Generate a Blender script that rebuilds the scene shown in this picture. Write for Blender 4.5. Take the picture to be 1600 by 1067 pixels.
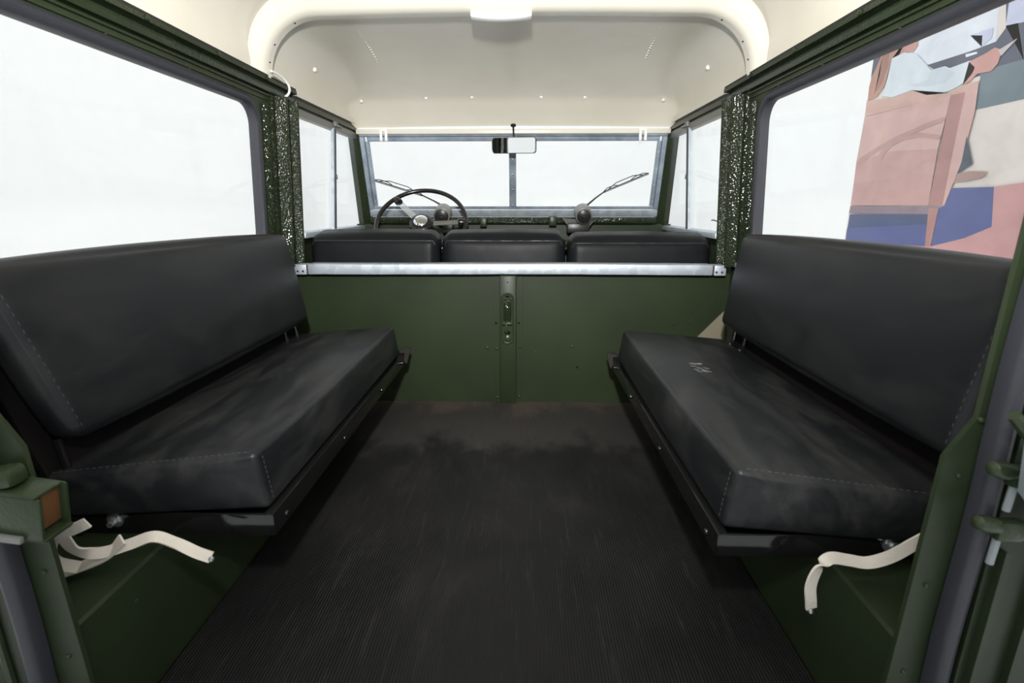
import bpy, bmesh, math, random
from mathutils import Vector, Matrix, noise
random.seed(7)
S = bpy.context.scene
for o in list(bpy.data.objects): bpy.data.objects.remove(o)
COL = S.collection

# ------------------------------------------------------------ camera, world, light
EYE = Vector((.05, 0, .687))
PITCH, YAW = math.radians(14.775), math.radians(1.246)
cd = bpy.data.cameras.new('camera'); cam = bpy.data.objects.new('camera', cd); COL.objects.link(cam)
cd.sensor_width = 36; cd.lens = 18; cd.clip_start = .02; cd.clip_end = 100
cam.location = EYE; cam.rotation_euler = (math.radians(90)-PITCH, 0, YAW)
cd.dof.use_dof = True; cd.dof.focus_distance = 1.9; cd.dof.aperture_fstop = 8.0
S.camera = cam
S.view_settings.view_transform = 'Standard'; S.view_settings.look = 'None'
S.view_settings.gamma = 1; S.view_settings.exposure = 0
S.view_settings.use_curve_mapping = False
w = bpy.data.worlds.new('studio_light'); S.world = w; w.use_nodes = True
w.node_tree.nodes['Background'].inputs[0].default_value = (.97, 1, 1, 1)
w.node_tree.nodes['Background'].inputs[1].default_value = 1.5
fl = bpy.data.lights.new('camera_flash', 'SPOT'); fl.energy = 180; fl.shadow_soft_size = .03
fl.spot_size = math.radians(128); fl.spot_blend = 1
fl.color = (1, .985, .96)
fo = bpy.data.objects.new('camera_flash', fl); fo.location = (.03, -.03, 1.04); fo.rotation_euler = (math.radians(90+2), 0, 0); COL.objects.link(fo)

# ------------------------------------------------------------ materials
def mat(name, col, rough=.5, metal=0, spec=.5, coat=0):
    m = bpy.data.materials.new(name); m.use_nodes = True
    b = m.node_tree.nodes['Principled BSDF']
    b.inputs['Base Color'].default_value = (*col, 1); b.inputs['Roughness'].default_value = rough
    b.inputs['Metallic'].default_value = metal; b.inputs['Specular IOR Level'].default_value = spec
    if coat: b.inputs['Coat Weight'].default_value = coat; b.inputs['Coat Roughness'].default_value = .12
    m.diffuse_color = (*col, 1)
    return m
def nd(m, t, **k):
    n = m.node_tree.nodes.new(t)
    for a, v in k.items(): setattr(n, a, v)
    return n
def lk(m, a, b): m.node_tree.links.new(a, b)
def co(m, scale=(1, 1, 1)):
    t = nd(m, 'ShaderNodeTexCoord'); p = nd(m, 'ShaderNodeMapping'); p.inputs['Scale'].default_value = scale
    lk(m, t.outputs['Object'], p.inputs['Vector']); return p.outputs['Vector']
def tex(m, scale, detail=4, rough=.55, vec=None, dist=0):
    n = nd(m, 'ShaderNodeTexNoise'); n.inputs['Scale'].default_value = scale
    n.inputs['Detail'].default_value = detail; n.inputs['Roughness'].default_value = rough
    n.inputs['Distortion'].default_value = dist
    lk(m, vec if vec is not None else co(m), n.inputs['Vector']); return n.outputs['Fac']
def ramp(m, fac, stops):
    r = nd(m, 'ShaderNodeValToRGB'); e = r.color_ramp.elements
    while len(e) < len(stops): e.new(.5)
    for i, (p, c) in enumerate(stops):
        e[i].position = p; e[i].color = (*c, 1) if len(c) == 3 else c
    lk(m, fac, r.inputs['Fac']); return r.outputs['Color']
def bsdf(m): return m.node_tree.nodes['Principled BSDF']
def bump(m, fac, strength=.3, dist=.001):
    b = nd(m, 'ShaderNodeBump'); b.inputs['Strength'].default_value = strength; b.inputs['Distance'].default_value = dist
    old = bsdf(m).inputs['Normal'].links
    if old: lk(m, old[0].from_socket, b.inputs['Normal'])
    lk(m, fac, b.inputs['Height']); lk(m, b.outputs['Normal'], bsdf(m).inputs['Normal'])
def colr(m, sock): lk(m, sock, bsdf(m).inputs['Base Color'])
def g(v): return (v, v, v)
def mixc(m, fac, a, b):
    n = nd(m, 'ShaderNodeMix', data_type='RGBA')
    lk(m, fac, n.inputs['Factor'])
    for i, s in ((6, a), (7, b)):
        if isinstance(s, tuple): n.inputs[i].default_value = (*s, 1)
        else: lk(m, s, n.inputs[i])
    return n.outputs[2]

GREEN = (.0200, .0300, .0138)
def green(name, crinkle=0, rough=.42, k=1.0):
    c = tuple(v*k for v in GREEN); m = mat(name, c, rough, 0, .3)
    n = tex(m, 5, 5)
    base = ramp(m, n, [(.3, tuple(v*.86 for v in c)), (.7, tuple(v*1.16 for v in c))])
    chips = ramp(m, tex(m, 38, 3, .7), [(.735, g(0)), (.76, g(1))])
    colr(m, mixc(m, chips, base, (.09, .11, .08)))
    bump(m, tex(m, 140, 2), .12, .001)
    if crinkle:
        v = nd(m, 'ShaderNodeTexVoronoi'); v.inputs['Scale'].default_value = 190; lk(m, co(m, (1, 1, .8)), v.inputs['Vector'])
        bump(m, v.outputs['Distance'], crinkle, .003)
    return m
M = {}
M['green'] = green('green_paint')
M['green_dark'] = green('green_paint_shutface', rough=.38, k=.8)
M['crinkle'] = green('crinkled_green_paint', .62, .10, .7)
M['green_gloss'] = green('glossy_green_rail_paint', .12, .25)
m = M['cream'] = mat('cream_roof_paint', (.74, .70, .60), .3, 0, .5)
colr(m, ramp(m, tex(m, 4, 3), [(.3, (.71, .67, .57)), (.7, (.77, .735, .64))])); bump(m, tex(m, 9, 2), .12, .01)
M['cream_trim'] = mat('cream_trim_paint', (.74, .71, .62), .3)
M['white'] = mat('white_enamel', (.85, .85, .82), .3)
M['lens'] = mat('frosted_lamp_lens', (.86, .88, .86), .25)
def vinyl(name, worn):
    c = (.0088, .0098, .0112); m = mat(name, c, .40, 0, .26)
    v = nd(m, 'ShaderNodeTexVoronoi'); v.inputs['Scale'].default_value = 900; lk(m, co(m), v.inputs['Vector'])
    bump(m, v.outputs['Distance'], .12, .0006); bump(m, tex(m, 7, 2), .10, .012)
    f = tex(m, 5, 6, .62, co(m, (3.2, 1.0, 3.2)), .6)
    f2 = tex(m, 60, 3, .7, co(m, (1.5, .5, 1.5)))
    mm = nd(m, 'ShaderNodeMath', operation='MULTIPLY'); lk(m, ramp(m, f, [(.42, g(0)), (.72, g(1))]), mm.inputs[0])
    lk(m, ramp(m, f2, [(.3, g(.45)), (.7, g(1))]), mm.inputs[1])
    m2 = nd(m, 'ShaderNodeMath', operation='MULTIPLY'); lk(m, mm.outputs[0], m2.inputs[0]); m2.inputs[1].default_value = worn
    colr(m, mixc(m, m2.outputs[0], c, (.045, .045, .042)))
    r = nd(m, 'ShaderNodeMapRange'); lk(m, f, r.inputs['Value']); r.inputs['To Min'].default_value = .30; r.inputs['To Max'].default_value = .52
    lk(m, r.outputs['Result'], bsdf(m).inputs['Roughness'])
    return m
M['vinyl'] = vinyl('black_vinyl', .25)
M['vinyl_seat'] = vinyl('front_seat_black_vinyl', .1); bsdf(M['vinyl_seat']).inputs['Specular IOR Level'].default_value = .11
M['vinyl_worn'] = vinyl('worn_dusty_black_vinyl', .8)
M['thread'] = mat('dark_grey_thread', (.045, .045, .05), .6)
M['piping'] = mat('vinyl_seam_edge', (.02, .021, .024), .38)
m = M['gloss_black'] = mat('glossy_black_paint', (.006, .006, .006), .12)
bump(m, tex(m, 20, 2), .1, .004)
M['board_shade'] = mat('black_board_and_shade', (.004, .003, .003), .8, 0, .15)  # near-black board colour includes the shade of the gap behind the bench cushion
M['rust'] = mat('rusty_primer', (.05, .012, .006), .8)
m = M['rubber'] = mat('ribbed_black_rubber', (.02, .02, .02), .7, 0, .22)
wv = nd(m, 'ShaderNodeTexWave', bands_direction='X'); wv.inputs['Scale'].default_value = 62; lk(m, co(m), wv.inputs['Vector'])
bump(m, wv.outputs['Fac'], .55, .0015)
c1 = ramp(m, tex(m, 3.2, 8, .68, co(m, (1, .8, 1)), .5), [(.36, (.0075, .0078, .0080)), (.54, (.0125, .0125, .0122)), (.70, (.027, .0265, .025))])
# dust gathered along the bulkhead end of the mat
sp = nd(m, 'ShaderNodeSeparateXYZ'); lk(m, co(m), sp.inputs[0])
na = nd(m, 'ShaderNodeMath', operation='MULTIPLY_ADD'); lk(m, tex(m, 7, 8, .7, co(m, (1, .7, 1)), .3), na.inputs[0]); na.inputs[1].default_value = .55; lk(m, sp.outputs['Y'], na.inputs[2])
dust = ramp(m, na.outputs[0], [(0, g(0)), (1, g(1))])
mr = nd(m, 'ShaderNodeMapRange'); lk(m, na.outputs[0], mr.inputs['Value']); mr.inputs['From Min'].default_value = 1.61; mr.inputs['From Max'].default_value = 1.71
mr.inputs['To Max'].default_value = .75
c2 = mixc(m, mr.outputs['Result'], c1, (.050, .046, .043))
mr2 = nd(m, 'ShaderNodeMapRange'); lk(m, na.outputs[0], mr2.inputs['Value']); mr2.inputs['From Min'].default_value = 1.90; mr2.inputs['From Max'].default_value = 2.02
c2 = mixc(m, mr2.outputs['Result'], c2, (.085, .066, .054))
sc = ramp(m, tex(m, 22, 6, .78, co(m, (3.6, .3, 1)), .3), [(.56, g(0)), (.76, g(.4))])
colr(m, mixc(m, sc, c2, (.07, .068, .064)))
m = M['galv'] = mat('galvanised_steel', (.55, .60, .64), .5, .5)
v = nd(m, 'ShaderNodeTexVoronoi'); v.inputs['Scale'].default_value = 45; lk(m, co(m), v.inputs['Vector'])
colr(m, mixc(m, v.outputs['Color'], (.38, .43, .49), (.54, .60, .66)))
M['alu'] = mat('blue_grey_windscreen_alloy', (.20, .25, .31), .4, .25)
m = M['alu']; colr(m, ramp(m, tex(m, 14, 5, .6, co(m, (1, 1, 1))), [(.3, (.20, .25, .31)), (.7, (.42, .48, .56))]))
M['seal'] = mat('dark_grey_rubber_seal', (.028, .030, .038), .5)
M['seal_black'] = mat('black_felt_channel', (.012, .012, .012), .6)
M['chrome'] = mat('chrome', (.75, .76, .77), .12, 1)
M['zinc'] = mat('zinc_plated_steel', (.5, .52, .52), .3, .9)
M['steer'] = mat('black_bakelite', (.012, .012, .012), .22)
M['motor'] = mat('grey_motor_housing', (.16, .165, .15), .4)
M['motor_end'] = mat('dark_motor_cap', (.02, .02, .02), .35)
M['mirror'] = mat('mirror_glass', (.9, .92, .92), .02, 1)
m = M['webbing'] = mat('cream_cotton_webbing', (.60, .55, .48), .85)
bump(m, tex(m, 260, 2, .5, co(m, (1, 1, 1))), .4, .001)
M['wood'] = mat('orange_wood_block', (.11, .045, .012), .6)
M['worn_green'] = green('scuffed_green_bracket', .12, .33, 1.2)
M['beige'] = mat('beige_primer_patch', (.19, .17, .12), .6)
M['strap_grey'] = mat('pale_grey_painted_strap', (.22, .25, .26), .45)
m = M['studio'] = mat('white_studio_paint', (.955, .96, .96), .9, 0, .1)
def glass():
    m = bpy.data.materials.new('window_glass'); m.use_nodes = True; nt = m.node_tree
    nt.nodes.remove(nt.nodes['Principled BSDF']); out = nt.nodes['Material Output']
    t = nd(m, 'ShaderNodeBsdfTransparent'); t.inputs[0].default_value = (.992, .996, .995, 1)
    gl = nd(m, 'ShaderNodeBsdfGlossy'); gl.inputs['Roughness'].default_value = .03; gl.inputs[0].default_value = (.8, .8, .8, 1)
    df = nd(m, 'ShaderNodeBsdfDiffuse'); df.inputs[0].default_value = (.8, .82, .82, 1)
    lw = nd(m, 'ShaderNodeLayerWeight'); lw.inputs['Blend'].default_value = .5
    pw = nd(m, 'ShaderNodeMath', operation='POWER'); lk(m, lw.outputs['Facing'], pw.inputs[0]); pw.inputs[1].default_value = 4
    fr = nd(m, 'ShaderNodeMath', operation='MULTIPLY_ADD'); lk(m, pw.outputs[0], fr.inputs[0]); fr.inputs[1].default_value = .25; fr.inputs[2].default_value = .008
    x1 = nd(m, 'ShaderNodeMixShader'); x2 = nd(m, 'ShaderNodeMixShader')
    lk(m, fr.outputs[0], x1.inputs[0]); lk(m, t.outputs[0], x1.inputs[1]); lk(m, gl.outputs[0], x1.inputs[2])
    d = ramp(m, tex(m, 3, 6, .6, None, 1.5), [(.35, g(.004)), (.75, g(.03))])
    lk(m, d, x2.inputs[0]); lk(m, x1.outputs[0], x2.inputs[1]); lk(m, df.outputs[0], x2.inputs[2])
    lk(m, x2.outputs[0], out.inputs['Surface']); return m
M['glass'] = glass()

# ------------------------------------------------------------ mesh helpers
def new(): return bmesh.new()
def box(bm, c, s, bev=0, rot=None, seg=2, mi=0):
    r = bmesh.ops.create_cube(bm, size=1); vs = r['verts']
    for v in vs: v.co = Vector((v.co.x*s[0], v.co.y*s[1], v.co.z*s[2]))
    fs = {f for v in vs for f in v.link_faces}
    if bev:
        es = list({e for v in vs for e in v.link_edges})
        r = bmesh.ops.bevel(bm, geom=es, offset=bev, segments=seg, affect='EDGES', profile=.5)
        vs = list({v for f in r['faces'] for v in f.verts} | {v for v in vs if v.is_valid})
    R = rot.to_matrix() if rot is not None and hasattr(rot, 'to_matrix') else rot
    for v in vs: v.co = (R @ v.co if R is not None else v.co) + Vector(c)
    if mi:
        for f in {f for v in vs for f in v.link_faces}: f.material_index = mi
    return vs
def span(bm, x, y, z, bev=0, mi=0):
    return box(bm, ((x[0]+x[1])/2, (y[0]+y[1])/2, (z[0]+z[1])/2), (abs(x[1]-x[0]), abs(y[1]-y[0]), abs(z[1]-z[0])), bev, mi=mi)
def hexa(bm, P):      # 8 corners: bottom four round, then top four round
    v = [bm.verts.new(p) for p in P]
    for q in ((3,2,1,0), (4,5,6,7), (0,1,5,4), (1,2,6,5), (2,3,7,6), (3,0,4,7)): bm.faces.new([v[i] for i in q])
def prism(bm, pts, vec):
    a = [bm.verts.new(p) for p in pts]; b = [bm.verts.new(Vector(p)+Vector(vec)) for p in pts]; n = len(pts)
    bm.faces.new(a[::-1]); bm.faces.new(b)
    for i in range(n): bm.faces.new((a[i], a[(i+1) % n], b[(i+1) % n], b[i]))
def tube(bm, path, r, seg=10, close=False):
    path = [Vector(p) for p in path]; n = len(path); rings = []; up = None
    for i, p in enumerate(path):
        if close: t = path[(i+1) % n]-path[i-1]
        else: t = path[min(i+1, n-1)]-path[max(i-1, 0)]
        t.normalize()
        if up is None:
            up = Vector((0, 0, 1)) if abs(t.z) < .9 else Vector((1, 0, 0))
        up = (up-t*up.dot(t)).normalized(); s = t.cross(up)
        rr = r[i] if isinstance(r, (list, tuple)) else r
        rings.append([bm.verts.new(p+(s*math.cos(a)+up*math.sin(a))*rr) for a in [2*math.pi*k/seg for k in range(seg)]])
    for i in range(n if close else n-1):
        A, B = rings[i], rings[(i+1) % n]
        for k in range(seg): bm.faces.new((A[k], A[(k+1) % seg], B[(k+1) % seg], B[k]))
    if not close: bm.faces.new(rings[0][::-1]); bm.faces.new(rings[-1])
def lathe(bm, prof, o, ax, seg=20):     # prof: (radius, height) along axis ax from o
    ax = Vector(ax).normalized(); s = ax.orthogonal().normalized(); t = ax.cross(s); rings = []; o = Vector(o)
    for r, h in prof:
        rings.append([bm.verts.new(o+ax*h+(s*math.cos(a)+t*math.sin(a))*max(r, 1e-4)) for a in [2*math.pi*k/seg for k in range(seg)]])
    for A, B in zip(rings, rings[1:]):
        for k in range(seg): bm.faces.new((A[k], A[(k+1) % seg], B[(k+1) % seg], B[k]))
    bm.faces.new(rings[0][::-1]); bm.faces.new(rings[-1])
def ribbon(bm, pts, wd, th=.0015):      # pts: (point, width direction)
    rings = []
    for i, (p, d) in enumerate(pts):
        p = Vector(p); d = Vector(d).normalized()
        t = (Vector(pts[min(i+1, len(pts)-1)][0])-Vector(pts[max(i-1, 0)][0])).normalized()
        d = (d-t*d.dot(t)).normalized(); nn = t.cross(d)
        rings.append([bm.verts.new(p+d*a*wd/2+nn*b*th) for a, b in ((-1, -1), (1, -1), (1, 1), (-1, 1))])
    for A, B in zip(rings, rings[1:]):
        for k in range(4): bm.faces.new((A[k], A[(k+1) % 4], B[(k+1) % 4], B[k]))
    bm.faces.new(rings[0][::-1]); bm.faces.new(rings[-1])
def smooth_path(P, k=6):                 # Catmull-Rom
    P = [Vector(p) for p in P]; Q = [P[0]*2-P[1]]+P+[P[-1]*2-P[-2]]; out = []
    for i in range(1, len(Q)-2):
        a, b, c, d = Q[i-1:i+3]
        for j in range(k):
            t = j/k; out.append(.5*((2*b)+(c-a)*t+(2*a-5*b+4*c-d)*t*t+(3*b-a-3*c+d)*t**3))
    out.append(P[-1]); return out
def rrect(u0, u1, v0, v1, r, k=6):       # rounded rectangle, counter-clockwise
    out = []
    for cu, cv, a0 in ((u1-r, v1-r, 0), (u0+r, v1-r, 90), (u0+r, v0+r, 180), (u1-r, v0+r, 270)):
        for i in range(k+1):
            a = math.radians(a0+90*i/k); out.append((cu+r*math.cos(a), cv+r*math.sin(a)))
    return out
def loops(bm, L, close=True):            # bridge successive closed loops of equal length
    V = [[bm.verts.new(p) for p in l] for l in L]; n = len(V[0])
    for A, B in zip(V, V[1:]+([V[0]] if close else [])):
        for k in range(n): bm.faces.new((A[k], A[(k+1) % n], B[(k+1) % n], B[k]))
    return V
def obj(name, bm, m, parent=None, smooth=40, world=None):
    me = bpy.data.meshes.new(name)
    if not getattr(bm, 'keepn', False): bmesh.ops.recalc_face_normals(bm, faces=bm.faces)
    bm.to_mesh(me); bm.free()
    for x in (m if isinstance(m, (list, tuple)) else [m]): me.materials.append(x)
    if smooth:
        for p in me.polygons: p.use_smooth = True
        me.set_sharp_from_angle(angle=math.radians(smooth))
    o = bpy.data.objects.new(name, me); COL.objects.link(o)
    if parent is not None:
        o.parent = parent
        o.matrix_parent_inverse = Matrix.Translation(parent.location).inverted() if parent.location.length else Matrix()
    return o
def thing(name, label, cat, loc=(0, 0, 0), group=None):
    o = bpy.data.objects.new(name, None); COL.objects.link(o); o.location = loc; o.empty_display_size = .05
    o['label'] = label; o['category'] = cat
    if group: o['group'] = group
    return o
def tag(o, label, cat, group=None):
    o['label'] = label; o['category'] = cat
    if group: o['group'] = group
    return o
def struct(o, label, cat):
    o['kind'] = 'structure'; o['label'] = label; o['category'] = cat; return o
def stuff(o): o['kind'] = 'stuff'; return o
def shell(name, label, cat):             # a piece of the setting that only parents its parts
    o = thing(name, label, cat); o['kind'] = 'structure'; return o
def screw(name, p, ax, r, m, parent, h=.003):
    bm = new(); lathe(bm, [(r, -.001), (r, h*.4), (r*.75, h*.85), (r*.3, h)], p, ax, 10); return obj(name, bm, m, parent)
def rivets(pts, ax, r, m, parent, name='rivet', h=.003):
    for p in pts: screw(name, p, ax, r, m, parent, h)

def cushion(P, r=.02, puff=.01, n=(14, 30, 8), rnd=None, top_only=False):
    """soft block; P = 8 corners (bottom: 00 10 11 01, top same) in local u,v order; edges rounded by r, faces puffed out"""
    P = [Vector(p) for p in P]
    L = [(P[1]-P[0]).length, (P[3]-P[0]).length, (P[4]-P[0]).length]
    R = rnd or (r, r, r)
    def axis(i, cnt):
        rr = min(r/L[i], .45); a = [rr*k/4 for k in range(4)]
        mid = [rr+(1-2*rr)*k/cnt for k in range(cnt+1)]
        return a+mid+[1-q for q in a[::-1]]
    A = [axis(i, n[i]) for i in range(3)]
    def at(u, v, w):
        q = Vector((u*L[0], v*L[1], w*L[2])); c = Vector([min(max(q[i], r), L[i]-r) for i in range(3)])
        d = q-c
        if d.length > 1e-9: q = c+d.normalized()*min(r, max(abs(d.x), abs(d.y), abs(d.z)))
        U = [q[i]/L[i] for i in range(3)]
        def b(t): t = min(max(t, 0), 1); return 1-abs(2*t-1)**2.6
        bu, bv, bw = b(u), b(v), b(w)
        du = (1 if u > .5 else -1)*puff*bv*bw*(abs(2*u-1)**6); dv = (1 if v > .5 else -1)*puff*bu*bw*(abs(2*v-1)**12)
        dw = (1 if w > .5 else -1)*puff*bu*bv*(abs(2*w-1)**4)
        U[0] += du/L[0]; U[1] += dv/L[1]; U[2] += dw/L[2]
        u, v, w = U
        lo = P[0]*(1-u)*(1-v)+P[1]*u*(1-v)+P[2]*u*v+P[3]*(1-u)*v
        hi = P[4]*(1-u)*(1-v)+P[5]*u*(1-v)+P[6]*u*v+P[7]*(1-u)*v
        return lo*(1-w)+hi*w
    bm = new(); cache = {}
    def V(i, j, k):
        key = (i, j, k)
        if key not in cache: cache[key] = bm.verts.new(at(A[0][i], A[1][j], A[2][k]))
        return cache[key]
    I, J, K = len(A[0])-1, len(A[1])-1, len(A[2])-1
    for i in range(I):
        for j in range(J):
            for k in (0, K): bm.faces.new((V(i, j, k), V(i+1, j, k), V(i+1, j+1, k), V(i, j+1, k)))
    for i in range(I):
        for k in range(K):
            for j in (0, J): bm.faces.new((V(i, j, k), V(i+1, j, k), V(i+1, j, k+1), V(i, j, k+1)))
    for j in range(J):
        for k in range(K):
            for i in (0, I): bm.faces.new((V(i, j, k), V(i, j+1, k), V(i, j+1, k+1), V(i, j, k+1)))
    return bm, at
def seam(at, edge, r, parent, off=.004, step=.0085):
    """edge: list of (u,v,w) along which the seam runs; stitches sit beside the raised edge"""
    pts = []
    for a, b in zip(edge, edge[1:]):
        for k in range(24): pts.append(at(*[a[i]+(b[i]-a[i])*k/24 for i in range(3)]))
    pts.append(at(*edge[-1])); bm = new(); tube(bm, pts, r, 8); obj('seam', bm, M['piping'], parent)
def stitches(at, edge, parent, length=.005, gap=.0085, r=.0007):
    bm = new(); pts = []
    for a, b in zip(edge, edge[1:]):
        for k in range(60): pts.append(at(*[a[i]+(b[i]-a[i])*k/60 for i in range(3)]))
    pts.append(at(*edge[-1])); acc = 0; start = pts[0]
    for p, q in zip(pts, pts[1:]):
        d = (q-p).length; acc += d
        if acc > gap:
            acc = 0; t = (q-p).normalized(); tube(bm, [q-t*length/2, q+t*length/2], r, 5)
    return stuff(obj('stitching', bm, M['thread'], parent))

# ------------------------------------------------------------ studio round the vehicle
bm = new(); span(bm, (-3.4, -3.3), (-8, 8.1), (-.85, 4)); struct(obj('wall_left', bm, M['studio']), 'white studio wall seen through the driver side windows', 'wall')
bm = new(); span(bm, (2.51, 2.61), (-8, 8.1), (-.85, 4)); wr = struct(obj('wall_right', bm, M['studio']), 'white studio wall carrying the big photo print', 'wall')
bm = new(); span(bm, (-3.3, 2.51), (8, 8.1), (-.85, 4)); struct(obj('wall_front', bm, M['studio']), 'white studio wall seen through the windscreen', 'wall')
bm = new(); span(bm, (-3.3, 2.51), (-8, 8), (-.95, -.85)); struct(obj('ground', bm, M['studio']), 'white studio floor outside the vehicle', 'floor')
bm = new(); span(bm, (-3.4, 2.61), (-8.1, -8), (-.85, 4)); struct(obj('fill_blocker_wall', bm, mat('dark_fill_blocker', (.06, .06, .06), .9)), 'unseen dark wall added behind the vehicle to cut the rear fill light', 'wall')  # unseen wall, added dark to hold back fill light from the rear
PRINT = [
  ('cream', [(4.04,1.719),(3.997,0.426),(3.879,-0.212),(2.28,0.164),(2.751,1.91),(4.177,2.556)]),
  ('light', [(4.004,1.734),(3.931,2.104),(3.069,1.789),(3.019,1.496),(3.486,1.511),(3.777,1.539),(4.015,1.577)]),
  ('slate', [(3.492,1.518),(3.178,1.511),(3.024,1.515),(2.98,1.566),(3.037,1.778),(2.999,1.763),(2.982,1.572),(2.65,1.537),(2.603,1.362),(2.833,1.379),(2.989,1.385),(3.075,1.366),(3.24,1.364)]),
  ('teal', [(3.077,1.376),(2.99,1.388),(2.835,1.385),(2.606,1.373),(2.559,1.198),(2.784,1.196),(3.06,1.194)]),
  ('screen', [(2.983,1.576),(3.003,1.765),(2.68,1.647),(2.647,1.526),(2.883,1.563)]),
  ('light', [(3.209,1.504),(3.134,1.497),(3.126,1.486),(3.201,1.486)]),
  ('screen', [(3.201,1.595),(3.059,1.59),(3.053,1.541),(3.107,1.514),(3.118,1.571)]),
  ('slate', [(4.04,1.719),(3.935,1.715),(3.977,1.632),(4.024,1.563)]),
  ('hair', [(4.009,1.575),(3.942,1.694),(3.873,1.714),(3.715,1.732),(3.688,1.7),(3.715,1.649),(3.828,1.639),(3.841,1.553),(3.858,1.479),(3.919,1.42),(4.017,1.414),(4.028,1.507)]),
  ('hairdark', [(3.937,1.677),(3.868,1.698),(3.855,1.603),(3.89,1.502),(3.954,1.451),(3.93,1.558)]),
  ('skin', [(3.737,1.714),(3.668,1.723),(3.591,1.712),(3.589,1.687),(3.614,1.68),(3.603,1.655),(3.632,1.628),(3.713,1.645)]),
  ('shirt', [(3.828,1.639),(3.714,1.646),(3.593,1.603),(3.499,1.524),(3.448,1.48),(3.342,1.476),(3.3,1.456),(3.164,1.461),(3.116,1.415),(3.131,1.368),(3.232,1.336),(3.338,1.324),(3.44,1.341),(3.58,1.397),(3.76,1.387),(3.867,1.418),(3.84,1.522)]),
  ('shirtfold', [(3.448,1.48),(3.34,1.468),(3.255,1.419),(3.316,1.38),(3.453,1.388),(3.61,1.428),(3.463,1.425)]),
  ('skin', [(3.168,1.456),(3.072,1.471),(3.016,1.486),(2.969,1.463),(2.976,1.403),(3.007,1.372),(3.094,1.38),(3.135,1.351),(3.181,1.338),(3.129,1.39),(3.12,1.416)]),
  ('paper', [(2.993,1.466),(2.89,1.494),(2.966,1.433)]),
  ('rim', [(4.025,1.416),(3.759,1.385),(3.579,1.395),(3.44,1.341),(3.263,1.318),(3.165,1.341),(3.071,1.34),(3.144,1.295),(3.244,1.302),(4.013,1.31)]),
  ('pinkhi', [(4.015,1.307),(3.25,1.304),(3.253,1.18),(3.268,1.01),(4.028,1.007)]),
  ('pink', [(4.028,1.007),(3.666,1.042),(3.266,1.016),(3.254,0.693),(4.008,0.694)]),
  ('pinkdark', [(3.25,1.304),(3.147,1.298),(3.148,1.044),(3.144,0.693),(3.254,0.693),(3.249,1.077)]),
  ('pinklight', [(3.147,1.298),(3.071,1.34),(3.055,1.187),(3.071,0.93),(3.13,0.693),(3.144,0.693),(3.148,1.044)]),
  ('pinkmid', [(4.003,1.023),(3.827,1.082),(3.665,1.128),(3.514,1.154),(3.395,1.176),(3.261,1.191),(3.255,1.167),(3.388,1.148),(3.486,1.131),(3.659,1.103),(3.819,1.053),(3.987,0.987)]),
  ('pinkmid', [(3.789,1.021),(3.769,1.06),(3.683,1.106),(3.573,1.127),(3.443,1.127),(3.265,1.088),(3.265,1.069),(3.436,1.103),(3.555,1.102),(3.663,1.077),(3.736,1.029),(3.749,0.985)]),
  ('trouser', [(3.073,1.062),(2.996,0.911),(3.083,0.864),(3.071,0.93)]),
  ('shoe', [(3.083,0.864),(3.006,0.875),(2.889,0.863),(2.912,0.835),(2.992,0.825),(3.096,0.818)]),
  ('rosefloor', [(2.841,0.785),(2.677,0.799),(2.459,0.828),(2.163,-0.271),(3.919,-1.068),(4.023,0.43),(3.209,0.453),(3.171,0.459),(2.787,0.584)]),
  ('blue', [(3.098,0.788),(2.827,0.785),(2.787,0.584),(2.942,0.517),(3.16,0.457),(3.163,0.678),(3.126,0.693)]),
  ('bluedark', [(4.0,0.63),(3.24,0.641),(3.209,0.453),(3.998,0.432)]),
  ('blue', [(4.003,0.529),(3.228,0.582),(3.209,0.453),(3.998,0.432)]),
  ('rail', [(4.004,0.691),(3.156,0.685),(3.163,0.664),(3.24,0.641),(4.011,0.637)]),
  ('pinkdark', [(3.24,0.677),(3.164,0.677),(3.166,0.456),(3.209,0.453)]),
]

PC = dict(cream=(.80, .72, .68), light=(.80, .82, .90), slate=(.12, .13, .18), teal=(.19, .24, .27), screen=(.62, .64, .82), hair=(.52, .30, .24), hairdark=(.40, .22, .19),
 skin=(.62, .33, .30), shirt=(.72, .78, .84), shirtfold=(.64, .70, .77), paper=(.62, .55, .56), rim=(.64, .42, .37), pinkhi=(.66, .43, .40), pink=(.58, .35, .33), pinkmid=(.53, .33, .31), pinkdark=(.45, .24, .23),
 pinklight=(.66, .42, .39), trouser=(.08, .10, .13), shoe=(.42, .28, .25), rosefloor=(.60, .33, .33), blue=(.11, .13, .31), bluedark=(.085, .11, .21), rail=(.28, .21, .25))
for k_ in PC: PC[k_] = tuple(c*.93 for c in PC[k_])
bm = new(); names = list(PC); Y0, Y1, Z0, Z1 = 1.55, 4.03, -.6, 2.6
span(bm, (2.500, 2.509), (Y0, Y1), (Z0, Z1), mi=0)
for i, (nm, q) in enumerate(PRINT[1:]):
    x = 2.4995-i*.0004
    vs = []
    for (y, z) in q:
        y = min(max(y, Y0), Y1); z = min(max(z, Z0), Z1)
        if not vs or (vs[-1].co-Vector((x, y, z))).length > 1e-5: vs.append(bm.verts.new((x, y, z)))
    f = bm.faces.new(vs); f.material_index = names.index(nm)
bmesh.ops.triangulate(bm, faces=bm.faces, ngon_method='EAR_CLIP')
pm = []
for k_ in names:
    m = mat('print_ink_'+k_, PC[k_], .5, 0, .2)
    c = PC[k_]; colr(m, ramp(m, tex(m, 4, 5, .6, None, .5), [(.3, tuple(v*.90 for v in c)), (.7, tuple(min(1, v*1.12) for v in c))])); pm.append(m)
tag(obj('photo_banner', bm, pm, smooth=0), 'large photo print of a person in a pink armchair, on the white wall outside', 'poster')

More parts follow.
